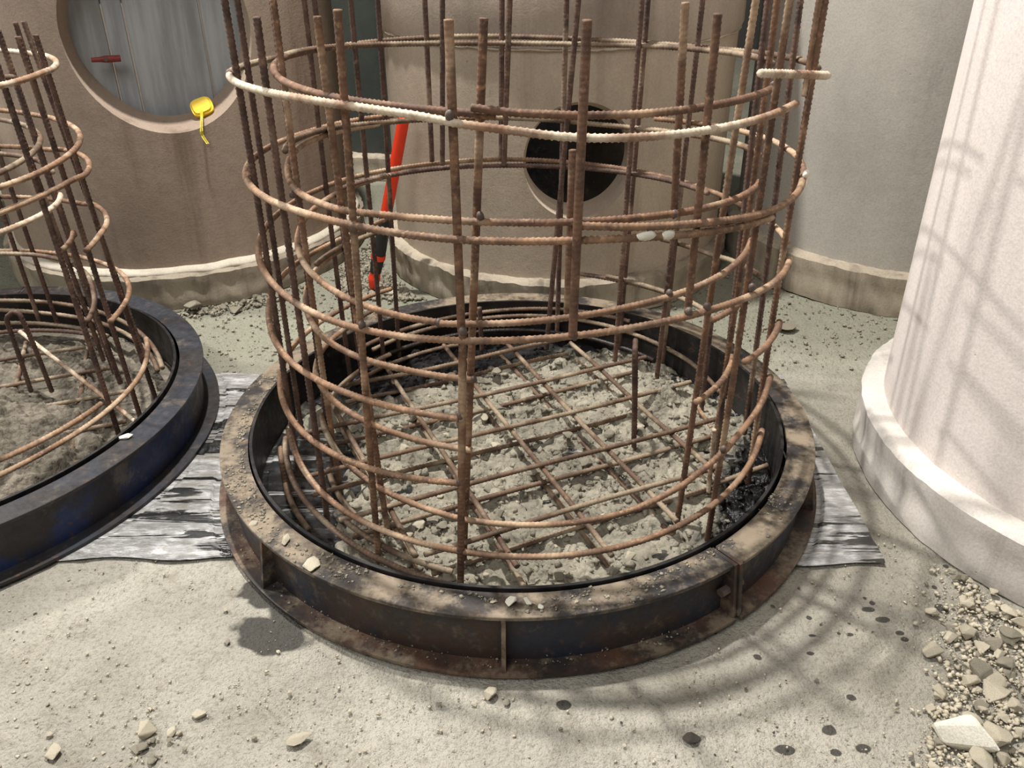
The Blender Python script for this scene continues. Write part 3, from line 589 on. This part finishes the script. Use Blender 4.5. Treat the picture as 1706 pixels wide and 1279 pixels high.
# ------------------------------------------------------------------ base mats in the main ring
def mat_layer(c, z, ang, sp, ou, ov, R, label, mt, n=3, rad=.0062, skip=()):
    t = thing('rebar_mat', (c[0], c[1], 0), label, 'rebar mat'); u = np.array([math.cos(ang), math.sin(ang)]); v = np.array([-u[1], u[0]])
    for fam, (d, nn, off, zz) in enumerate(((u, v, ov, z+.012), (v, u, ou, z))):
        for k in range(-n, n+1):
            q = off+k*sp+random.uniform(-.006, .006)
            if abs(q) > R-.06 or (fam, k) in skip: continue
            L = math.sqrt(R*R-q*q)*random.uniform(.95, 1.02); sl = random.uniform(-.012, .012)
            a = nn*q-d*L; b = nn*(q+sl)+d*L; P = np.linspace(np.r_[a, zz], np.r_[b, zz], 12)
            P[:, 2] += .003*np.sin(np.linspace(0, 7, 12)+k); link('mat_bar', rebar_mesh('mat_bar', P, rad, .003), MAT[mt], t)
    return t
mat_layer((0, 0), .078, math.radians(24), .187, -.015, .005, .53, 'upper grid of dusty crossed rebars inside the centre ring', 'grey')
mat_layer((0, 0), .024, math.radians(24.3), .187, -.012, .008, .52, 'lower grid of rebars half buried in rubble inside the centre ring', 'grey')
def straight(name, label, cat, a, b, mt, rad=.0065, group=None):
    a, b = np.array(a), np.array(b); P = np.linspace(a, b, 10); me = rebar_mesh(name, P-a, rad, .0028, ref=(.3, .2, 1))
    o = link(name, me, MAT[mt], None, a); return tag(o, label, cat, group)
straight('loose_rebar', 'straight loose rebar along the inner front right of the centre ring', 'rebar', atz((985, 985), .045), atz((1205, 903), .075), 'grey')
straight('loose_rebar', 'short pale rebar stub at the right side inside the centre ring', 'rebar', atz((1160, 675), .10), atz((1185, 712), .06), 'pale', .0055)
straight('loose_rebar', 'pale slim rebar standing beside the rusty right bars in the centre ring', 'rebar', atz((1180, 820), .03), on_plane((1190, 715), atz((1180, 820), .03), np.array([0, 1., 0])), 'pale', .0055)
straight('loose_rebar', 'rebar end poking toward the black right wall of the centre ring', 'rebar', atz((1195, 805), .05), atz((1278, 775), .06), 'grey', .0065)
def hairpin(name, label, pts, mt, rad):
    b = np.array(pts[0]); me = rebar_mesh(name, catmull(pts, 14)-b, rad, .0028, ref=(.35, .2, .1)); o = link(name, me, MAT[mt], None, b); return tag(o, label, 'rebar hook')
hb = atz((1056, 748), .02); ht = on_plane((1058, 583), hb, np.array([0, 1., 0]))
e_ = np.array([.010, .066, 0])
hairpin('hairpin_bar', 'upright rusty hairpin bar sticking up through the rubble mat', [hb, hb*.4+ht*.6, ht-np.array([0, 0, .012]), ht+e_*.35, ht+e_*.8-np.array([0, 0, .008]), hb*.4+ht*.6+e_, hb+e_], 'brown', .0068)

# ------------------------------------------------------------------ left cage
LN = (-.072, 0); LQ = (LC[0]+.012, LC[1])
ol = thing('rebar_cage', (LC[0], LC[1], 0), 'leaning outer rebar cage in the blue left ring form', 'rebar cage')
il = thing('rebar_cage', (LC[0], LC[1], 0), 'inner rebar cage nested inside the leaning left cage', 'rebar cage')
kw = dict(lean=LN)
vbar(ol, LQ, .57, [(58, 57), (82, 145), (117, 235), (160, 360), (191, 450), (230, 583)], True, None, .04, 'brown', **kw)
vbar(ol, LQ, .57, [(34, 59), (59, 164), (90, 258), (133, 371), (156, 450)], True, None, .04, 'brown', **kw)
vbar(ol, LQ, .57, [(8, 149), (51, 270), (74, 340), (102, 422), (121, 500)], True, 1.02, .05, 'brown', **kw)
vbar(ol, LQ, .57, [(70, 137), (98, 219), (129, 281), (156, 352), (188, 430)], False, 1.0, .04, 'brown', **kw)
vbar(ol, LQ, .57, [(25, 37), (50, 120), (74, 195), (110, 300)], False, None, .04, 'brown', **kw)
vbar(il, LQ, .48, [(16, 53), (40, 130), (74, 228)], True, None, .05, 'brown', **kw)
vbar(il, LQ, .48, [(29, 137), (59, 235), (90, 324), (117, 410)], False, 1.0, .04, 'brown', **kw)
vbar(il, LQ, .48, [(64, 150), (100, 270), (125, 350)], True, 1.0, .05, 'brown', **kw)
vbar(il, LQ, .48, [(0, 110), (20, 190)], False, 1.0, .05, 'brown', **kw)
vbar(ol, LQ, .57, [(20, 400), (60, 520)], False, .8, .05, 'brown', **kw)
vbar(ol, LQ, .57, [(48, 400), (85, 510)], False, .8, .05, 'brown', **kw)
k2 = dict(lean=LN, dense=False)
hoop(ol, LQ, .582, N((-90, 160), (0, 148), (39, 135), (70, 117), (84, 108))+Fa((80, 100), (51, 92), (0, 84), (-60, 80)), 'pale', **k2)
hoop(il, LQ, .492, N((-80, 142), (0, 133), (23, 129)), 'grey', **k2)
hoop(il, LQ, .492, N((-60, 310), (0, 291), (39, 266), (78, 242), (94, 227))+Fa((88, 216), (39, 203), (0, 199), (-40, 195)), 'grey', **k2)
hoop(ol, LQ, .582, N((-90, 335), (0, 315), (59, 295), (109, 262), (123, 238))+Fa((94, 205), (59, 192), (0, 184), (-40, 180)), 'tan', **k2)
hoop(ol, LQ, .582, N((-90, 385), (0, 356), (59, 328), (117, 293), (136, 278))+Fa((114, 262), (78, 254), (0, 246), (-40, 242)), 'tan', **k2)
hoop(il, LQ, .492, N((-60, 410), (0, 387), (31, 371), (78, 344), (107, 324)), 'pale', **k2); hoop(il, LQ, .492, Fa((0, 256), (59, 266), (105, 285)), 'grey', **k2)
hoop(il, LQ, .492, N((104, 416), (129, 395), (138, 372)), 'tan', **k2); hoop(ol, LQ, .582, N((143, 418), (164, 383), (172, 362))+Fa((156, 346), (137, 342), (80, 335), (0, 330), (-40, 328)), 'tan', **k2)
hoop(ol, LQ, .582, N((183, 536), (206, 505), (213, 487))+Fa((200, 455), (165, 438), (98, 424), (0, 420), (-40, 418)), 'tan', **k2)
hoop(il, LQ, .492, N((145, 536), (160, 505), (167, 485))+Fa((158, 458), (140, 445), (78, 434), (0, 426), (-40, 424)), 'grey', **k2)
hoop(ol, LQ, .582, N((-90, 830), (0, 789), (94, 738), (188, 672), (235, 620), (249, 580), (243, 560)), 'tan', lean=LN); hoop(ol, LQ, .575, N((-90, 800), (0, 764), (94, 719), (169, 672)), 'tan', lean=LN)
hoop(ol, LQ, .60, Fa((-60, 500), (0, 503), (94, 505), (164, 517), (220, 545), (255, 575), (280, 612)), 'grey', **k2)
hoop(ol, LQ, .585, Fa((-60, 515), (0, 517), (70, 522), (188, 545), (240, 580), (272, 616)), 'grey', **k2)
hoop(ol, LQ, .56, Fa((-60, 540), (0, 541), (90, 540), (180, 560)), 'grey', **k2); hoop(il, LQ, .51, Fa((-60, 560), (0, 559), (90, 556), (160, 560)), 'brown', **k2)
straight('loose_rebar', 'pale straight rebar lying slanted across the mortar heap in the left ring', 'rebar', atz((33, 552), .19), atz((226, 702), .07), 'pale', .006)
hb = atz((42, 622), .10); he = atz((77, 622), .10); pln = np.array([0.2, 1., 0]); ap = [on_plane(q, hb, pln) for q in ((12, 535), (16, 524), (24, 520), (33, 524), (38, 534))]
hairpin('hairpin_bar', 'bent hairpin bar rising from the mortar heap in the left ring', [hb-np.array([0, 0, .06]), hb*.5+ap[0]*.5]+ap+[ap[-1]*.5+he*.5, he-np.array([0, 0, .06])], 'brown', .0066)
mat_layer(LC, .03, math.radians(20), .17, .03, .02, .52, 'rebar grid showing beyond the mortar heap in the left ring', 'grey')

# ------------------------------------------------------------------ rubble bed, mortar heaps
def disc_field(name, c, R, fn, nr=90, na=260):
    r = np.linspace(0.002, R, nr)[:, None]; a = np.linspace(0, 2*math.pi, na+1)[None, :-1]; X = c[0]+r*np.cos(a); Y = c[1]+r*np.sin(a); Z = fn(X, Y, r+0*a)
    V = np.stack([X, Y, Z], -1).reshape(-1, 3); i = np.arange(nr-1)[:, None]*na; j = np.arange(na)[None]; j2 = (j+1) % na
    return npmesh(name, V, np.stack([i+j, i+na+j, i+na+j2, i+j2], -1).reshape(-1, 4))
_CP = rng.uniform(-.66, .66, (1500, 2)); _CH = np.stack([rng.random(1500)**2*.018-.002, rng.normal(0, .24, 1500), rng.normal(0, .24, 1500)], 1)
def chunky(X, Y):
    sh = np.shape(X); x = np.ravel(X); y = np.ravel(Y); o = np.empty(len(x))
    for i in range(0, len(x), 4000):
        dx = x[i:i+4000, None]-_CP[None, :, 0]; dy = y[i:i+4000, None]-_CP[None, :, 1]; d = dx*dx+dy*dy; k = d.argmin(1); j = np.arange(len(k))
        o[i:i+4000] = _CH[k, 0]+np.clip(_CH[k, 1]*dx[j, k]+_CH[k, 2]*dy[j, k], -.008, .010)-np.sqrt(d[j, k])*.15
    return o.reshape(sh)
def fbed(X, Y, r):
    n = fbm(X*9+3, Y*9, 4)-.45; f = fbm(X*45, Y*45, 3)-.45; cr = np.maximum(0, fbm(X*28+9, Y*28, 2)-.40)
    h = .022+.028*n+.012*f+.02*cr+chunky(X, Y)-.045*np.clip((-.37-X)/.12, 0, 1)*np.clip((.12-Y)/.1, 0, 1)-.015*np.clip((r-.56)/.06, 0, 1)
    h += .075*np.exp(-(((X-.40)/.075)**2+((Y-.21)/.07)**2))
    return h
bedo = link('rubble_bed', disc_field('rubble_bed', (0, 0), .643, fbed, 150, 420), MAT['bed']); tag(bedo, 'bed of crushed grey concrete rubble covering the inside of the centre ring', 'rubble', kind='stuff')
def fmud(X, Y, r):
    n = fbm(X*9+13, Y*9, 4)-.45; f = fbm(X*38, Y*38, 3)-.45
    d = np.hypot((X-(LC[0]-.10))/.56, (Y-(LC[1]-.22))/.40); h = .165*np.clip(1.16-d, 0, .75)/.75+.02+.075*n+.055*f
    return np.maximum(h-.02*np.clip((r-.6)/.04, 0, 1), .014+.01*f)
tag(link('mortar_heap', smooth(disc_field('mortar_heap', LC, .643, fmud, 110, 320)), MAT['mud']), 'heap of lumpy grey brown mortar filling the left ring', 'mortar heap', kind='stuff')

# ------------------------------------------------------------------ broken concrete
def hull(name, n=14, flat=.65, seed=0):
    g = np.random.default_rng(seed); p = g.normal(size=(n, 3)); p /= np.linalg.norm(p, axis=1, keepdims=True); p *= g.uniform(.75, 1.05, (n, 1)); p *= np.array([1, g.uniform(.6, .95), g.uniform(flat*.7, flat)])
    bm = bmesh.new(); [bm.verts.new(q) for q in p]; bmesh.ops.convex_hull(bm, input=bm.verts[:]); bmesh.ops.delete(bm, geom=[v for v in bm.verts if not v.link_faces], context='VERTS')
    bmesh.ops.bevel(bm, geom=bm.edges[:], offset=.05, segments=1, affect='EDGES'); bmesh.ops.recalc_face_normals(bm, faces=bm.faces); return bm_mesh(name, bm)
VAR = {}
for mk in ('stone', 'stone_grey', 'stone_white', 'stone_dark'):
    VAR[mk] = []
    for i in range(9):
        me = hull('concrete_fragment', 11+i % 5, .75, 40+i); me.materials.append(MAT[mk]); VAR[mk].append(me)
def zmin(me): return min(v.co.z for v in me.vertices)
def stone(x, y, s, mk, label, group=None, z0=0., flat=1., rz=None, name='concrete_fragment', var=None, asp=1.):
    me = random.choice(VAR[mk]) if var is None else VAR[mk][var]
    o = link(name, me); o.scale = (s, s*asp, s*flat); o.rotation_euler = (random.uniform(-.15, .15), random.uniform(-.15, .15), random.uniform(0, 6.28) if rz is None else rz)
    o.location = (x, y, z0-zmin(me)*s*flat*.86); return tag(o, label, 'concrete chunk', group)
def ground(px, **k): p = atz(px); return p[0], p[1]
# singular stones
x, y = ground((1598, 1240)); stone(x, y, .078, 'stone_white', 'large pale slab-like concrete chunk at the bottom right corner', flat=.75, rz=2.4, asp=.62, var=3, name='concrete_slab_chunk')
x, y = ground((1152, 1232)); stone(x, y, .022, 'stone_dark', 'dark oil soaked flat concrete chunk on the floor in front of the centre ring', flat=.7, rz=.2)
x, y = ground((818, 1160)); stone(x, y, .017, 'stone', 'pointed pale concrete chunk just in front of the centre ring', flat=1.3, var=2)
x, y = ground((845, 1170)); stone(x, y, .012, 'stone_grey', 'small grey concrete chunk beside the pointed one before the centre ring')
x, y = ground((244, 1222)); stone(x, y, .023, 'stone', 'largest rounded chunk of the small stone cluster at bottom left', flat=1.2, var=5)
x, y = ground((497, 1237)); stone(x, y, .028, 'stone', 'flat pale concrete flake on the floor at the bottom left of centre', flat=.4, asp=.6, rz=.4)
x, y = ground((332, 1192)); stone(x, y, .016, 'stone', 'pale single stone above the cluster at bottom left', flat=.8)
x, y = ground((90, 1255)); stone(x, y, .022, 'stone', 'pale flat stone near the bottom left corner', flat=.6)
x, y = ground((1185, 1018)); 
p = atz((208, 730), .14); stone(p[0], p[1], .022, 'stone_white', 'white flat cement lump on the rim of the blue left ring', z0=.14, flat=.4, asp=.6, rz=.5)
for i, (px, s, lb) in enumerate((((852, 1005), .014, 'leftmost of three white stones on the front rim of the centre ring'), ((880, 1008), .014, 'middle one of three white stones on the front rim of the centre ring'), ((899, 1013), .010, 'rightmost of three white stones on the front rim of the centre ring'))):
    p = atz(px, .14); stone(p[0], p[1], s, 'stone_white', lb, 'white stones on the front rim', z0=.14, flat=1.1)
for px, s, lb in (((822, 1002), .009, 'small pinkish grey stone left of the three white rim stones'), ((476, 902), .020, 'broken mortar crust on the left front rim of the centre ring'), ((520, 942), .026, 'flat mortar flake on the front left rim of the centre ring'), ((422, 873), .012, 'pale chip at the left gusset on the rim of the centre ring')):
    p = atz(px, .14); stone(p[0], p[1], s, 'stone', lb, z0=.14, flat=.45)
x, y = ground((1310, 550)); stone(x, y, .045, 'stone_grey', 'flat pale slab chunk on the floor behind the right side of the cage', flat=.35)
for px, s, lb in (((322, 520), .04, 'larger grey chunk left of the rubble at the foot of the brownish chamber'), ((392, 519), .032, 'grey chunk right of the rubble at the foot of the brownish chamber')):
    x, y = ground(px); stone(x, y, s, 'stone_grey', lb, flat=.8)
x, y = ground((742, 462)); 
# groups
COLW = {'stone': 'pale', 'stone_grey': 'grey', 'stone_white': 'white', 'stone_dark': 'dark'}
def scatter(n, fn, smin, smax, mks, label, group, z0=0., flat=.85, where=None):
    for _ in range(n):
        x, y = fn(); u = random.random()**2.2; mk = random.choice(mks); sz = 'small' if u < .12 else 'medium' if u < .5 else 'large'
        stone(x, y, smin+(smax-smin)*u, mk, f"{sz} {COLW[mk]} {label}"+(' '+where(x, y) if where else ''), group, z0(x, y) if callable(z0) else z0, flat)
def sect(c, names):
    return lambda x, y: names[int(((math.atan2(y-c[1], x-c[0])+2*math.pi) % (2*math.pi))/(2*math.pi)*len(names))]
def bands(names, lo, hi, ax=1):
    return lambda x, y: names[int(min(len(names)-1, max(0, ((x, y)[ax]-lo)/(hi-lo)*len(names))))]
def inpoly(a, b):
    def f():
        while True:
            px = (random.uniform(a[0], b[0]), random.uniform(a[1], b[1])); q = atz(px)
            if np.hypot(q[0]-CR[0], q[1]-CR[1]) > .69 and np.hypot(q[0], q[1]) > .77 and np.hypot(q[0]-LC[0], q[1]-LC[1]) > .77: return q[0], q[1]
    return f
def right_pile():
    while True:
        px = (random.uniform(1500, 1720), random.uniform(945, 1300)); q = atz(px)
        if px[0] > 1572+random.gauss(0, 20)-22*(px[1] > 1180) and np.hypot(q[0]-CR[0], q[1]-CR[1]) > .69: return q[0], q[1]
scatter(95, right_pile, .008, .034, ['stone', 'stone', 'stone_grey'], 'piece in the lower right rubble pile', 'rubble pile at the lower right', where=bands(['along the bottom edge', 'beside the big pale slab', 'above the big pale slab', 'toward the white chamber'], -.95, -.5))
def foot_r():
    a = math.radians(random.uniform(205, 242)); r = .675+random.random()*.05; return CR[0]+r*math.cos(a), CR[1]+r*math.sin(a)
scatter(16, foot_r, .010, .030, ['stone', 'stone_grey'], 'piece at the foot of the whitish chamber', 'stones along the foot of the right chamber', where=bands(['at the frame edge', 'midway', 'at its back end'], -.70, -.40))
def cl(px, sp):
    c = atz(px)
    return lambda: (c[0]+random.gauss(0, sp), c[1]+random.gauss(0, sp*.8))
scatter(16, cl((258, 1248), .032), .006, .015, ['stone', 'stone_grey'], 'stone in the tight cluster at bottom left', 'stone cluster at bottom left')
scatter(36, inpoly((20, 1010), (820, 1275)), .003, .010, ['stone', 'stone', 'stone_grey'], 'pebble on the open front floor', 'scattered stones on the front floor', where=bands(['at far left', 'left of the oil stain', 'below the oil stain', 'in front of the centre ring'], -.9, 0., 0))
scatter(22, inpoly((900, 1120), (1500, 1275)), .003, .008, ['stone', 'stone_grey', 'stone_dark'], 'pebble on the oil spotted floor', 'scattered stones at the front right', where=bands(['near the bottom middle', 'below the cage shadows', 'beside the rubble pile'], 0., .75, 0))
def bedpt():
    while True:
        x, y = random.uniform(-.30, .5), random.uniform(-.55, .5)
        if math.hypot(x, y) < .58: return x, y
bz = lambda x, y: float(fbed(np.array(x), np.array(y), np.array(math.hypot(x, y))))-.003
scatter(80, bedpt, .008, .028, ['stone', 'stone_grey', 'stone_grey'], 'lump among the crossed bars', 'lumps among the mat bars', bz, where=sect((0, 0), ['at the right of the ring', 'at the back right by the hairpin', 'at the back of the ring', 'at the left back of the ring', 'at the left of the ring', 'at the front left of the ring', 'at the front of the ring', 'at the front right of the ring']))
def foot_l():
    a = math.radians(random.uniform(258, 318)); r = .72+random.random()*.07; return CL[0]+r*math.cos(a), CL[1]+r*math.sin(a)
scatter(34, foot_l, .008, .026, ['stone_grey'], 'stone at the foot of the brownish chamber', 'rubble at the foot of the brownish chamber', where=bands(['near the left ring', 'in the middle', 'toward the main cage'], -1.5, -.8, 0))
def gap():
    while True:
        q = atz((random.uniform(560, 760), random.uniform(400, 500)))
        if np.hypot(q[0]-CL[0], q[1]-CL[1]) > .73 and np.hypot(q[0]-CM[0], q[1]-CM[1]) > .71 and np.hypot(q[0], q[1]) > .78: return q[0], q[1]
scatter(34, gap, .008, .034, ['stone_grey', 'stone'], 'stone in the gap behind the cage', 'rubble in the gap behind the cage', where=bands(['left of the orange handle', 'around the orange handle', 'right of the orange handle'], -.7, -.25, 0))
scatter(14, lambda: (lambda a: (.69*math.cos(a), .69*math.sin(a)))(math.radians(random.uniform(195, 300))), .003, .0065, ['stone', 'stone_grey'], 'crumb on the dusty rim of the centre ring', 'tiny stones on the front rim', .14, where=bands(['at the left', 'at the front left', 'at the front'], -.7, .3, 0))
# gravel and crumbs nobody could count
def crumbs(name, pts, label, mat, cat='gravel'):
    V, Fs = [], []; o = 0
    base = np.array([(1, 0, 0), (-1, 0, 0), (0, 1, 0), (0, -1, 0), (0, 0, 1), (0, 0, -1)], float); fc = np.array([(0, 2, 4), (2, 1, 4), (1, 3, 4), (3, 0, 4), (2, 0, 5), (1, 2, 5), (3, 1, 5), (0, 3, 5)])
    for x, y, z, s in pts:
        a = rng.random()*6.28; j = base*rng.uniform(.55, 1.25, (6, 1))+rng.normal(0, .18, (6, 3)); R = np.array([[math.cos(a), -math.sin(a), 0], [math.sin(a), math.cos(a), 0], [0, 0, .75]])
        V.append(j@R.T*s+np.array([x, y, z])); Fs.append(fc+o); o += 6
    tag(link(name, npmesh(name, np.vstack(V), np.vstack(Fs)), mat), label, cat, kind='stuff')
L = []
for _ in range(4200):
    px = (rng.uniform(-10, 1716), rng.uniform(880, 1300)); q = atz(px)
    if np.hypot(q[0], q[1]) > .76 and np.hypot(q[0]-LC[0], q[1]-LC[1]) > .76 and np.hypot(q[0]-CR[0], q[1]-CR[1]) > .68 and fbm(q[0]*5+2, q[1]*5, 3) > .30+.2*rng.random(): L.append((q[0], q[1], .001, .0010+.0034*rng.random()**4))
for _ in range(1700):
    x, y = right_pile()
    L.append((x, y, .004, .0018+.007*rng.random()**2.5))
crumbs('floor_gravel', L, 'fine pale gravel and grit strewn over the front floor', MAT['stone'])
L = []
for _ in range(5200):
    q = (rng.uniform(-1.3, 1.5), rng.uniform(.45, 1.35))
    if np.hypot(*q) > .76 and all(np.hypot(q[0]-c[0], q[1]-c[1]) > rr for c, rr in ((LC, .76), (CL, .70), (CM, .68), (CB, .69), (CR, .68))): L.append((q[0], q[1], .001, .0018+.007*rng.random()**4))
for _ in range(1500):
    q = gap(); L.append((q[0], q[1], .004, .003+.011*rng.random()**2))
for _ in range(700):
    q = foot_l(); L.append((q[0], q[1], .004, .003+.009*rng.random()**2))
crumbs('back_gravel', L, 'grey gravel and grit on the floor behind the ring forms', MAT['stone_grey'])
L = []
for _ in range(6000):
    a, r = rng.uniform(0, 6.28), .62*math.sqrt(rng.random()); x, y = r*math.cos(a), r*math.sin(a)
    if x > -.46: L.append((x, y, bz(x, y)+.002, .002+.014*rng.random()**3))
crumbs('rubble_crumbs', L, 'loose concrete crumbs over the rubble bed in the centre ring', MAT['bed'])
L = []
for _ in range(1500):
    a = math.radians(rng.uniform(165, 330)); r = rng.uniform(.667, .717) if rng.random() < .6 else rng.normal(.67, .008)
    if .657 < r < .718 and fbm(a*6, r*20, 3) > .40: L.append((r*math.cos(a), r*math.sin(a), .141, .0012+.0045*rng.random()**3))
for _ in range(500):
    a = math.radians(rng.uniform(190, 300)); r = rng.uniform(.667, .728); L.append((r*math.cos(a), r*math.sin(a), .022, .001+.003*rng.random()**3))
crumbs('rim_dirt', L, 'dirt and mortar crumbs on the flanges of the centre ring', MAT['stone_grey'], 'dirt')
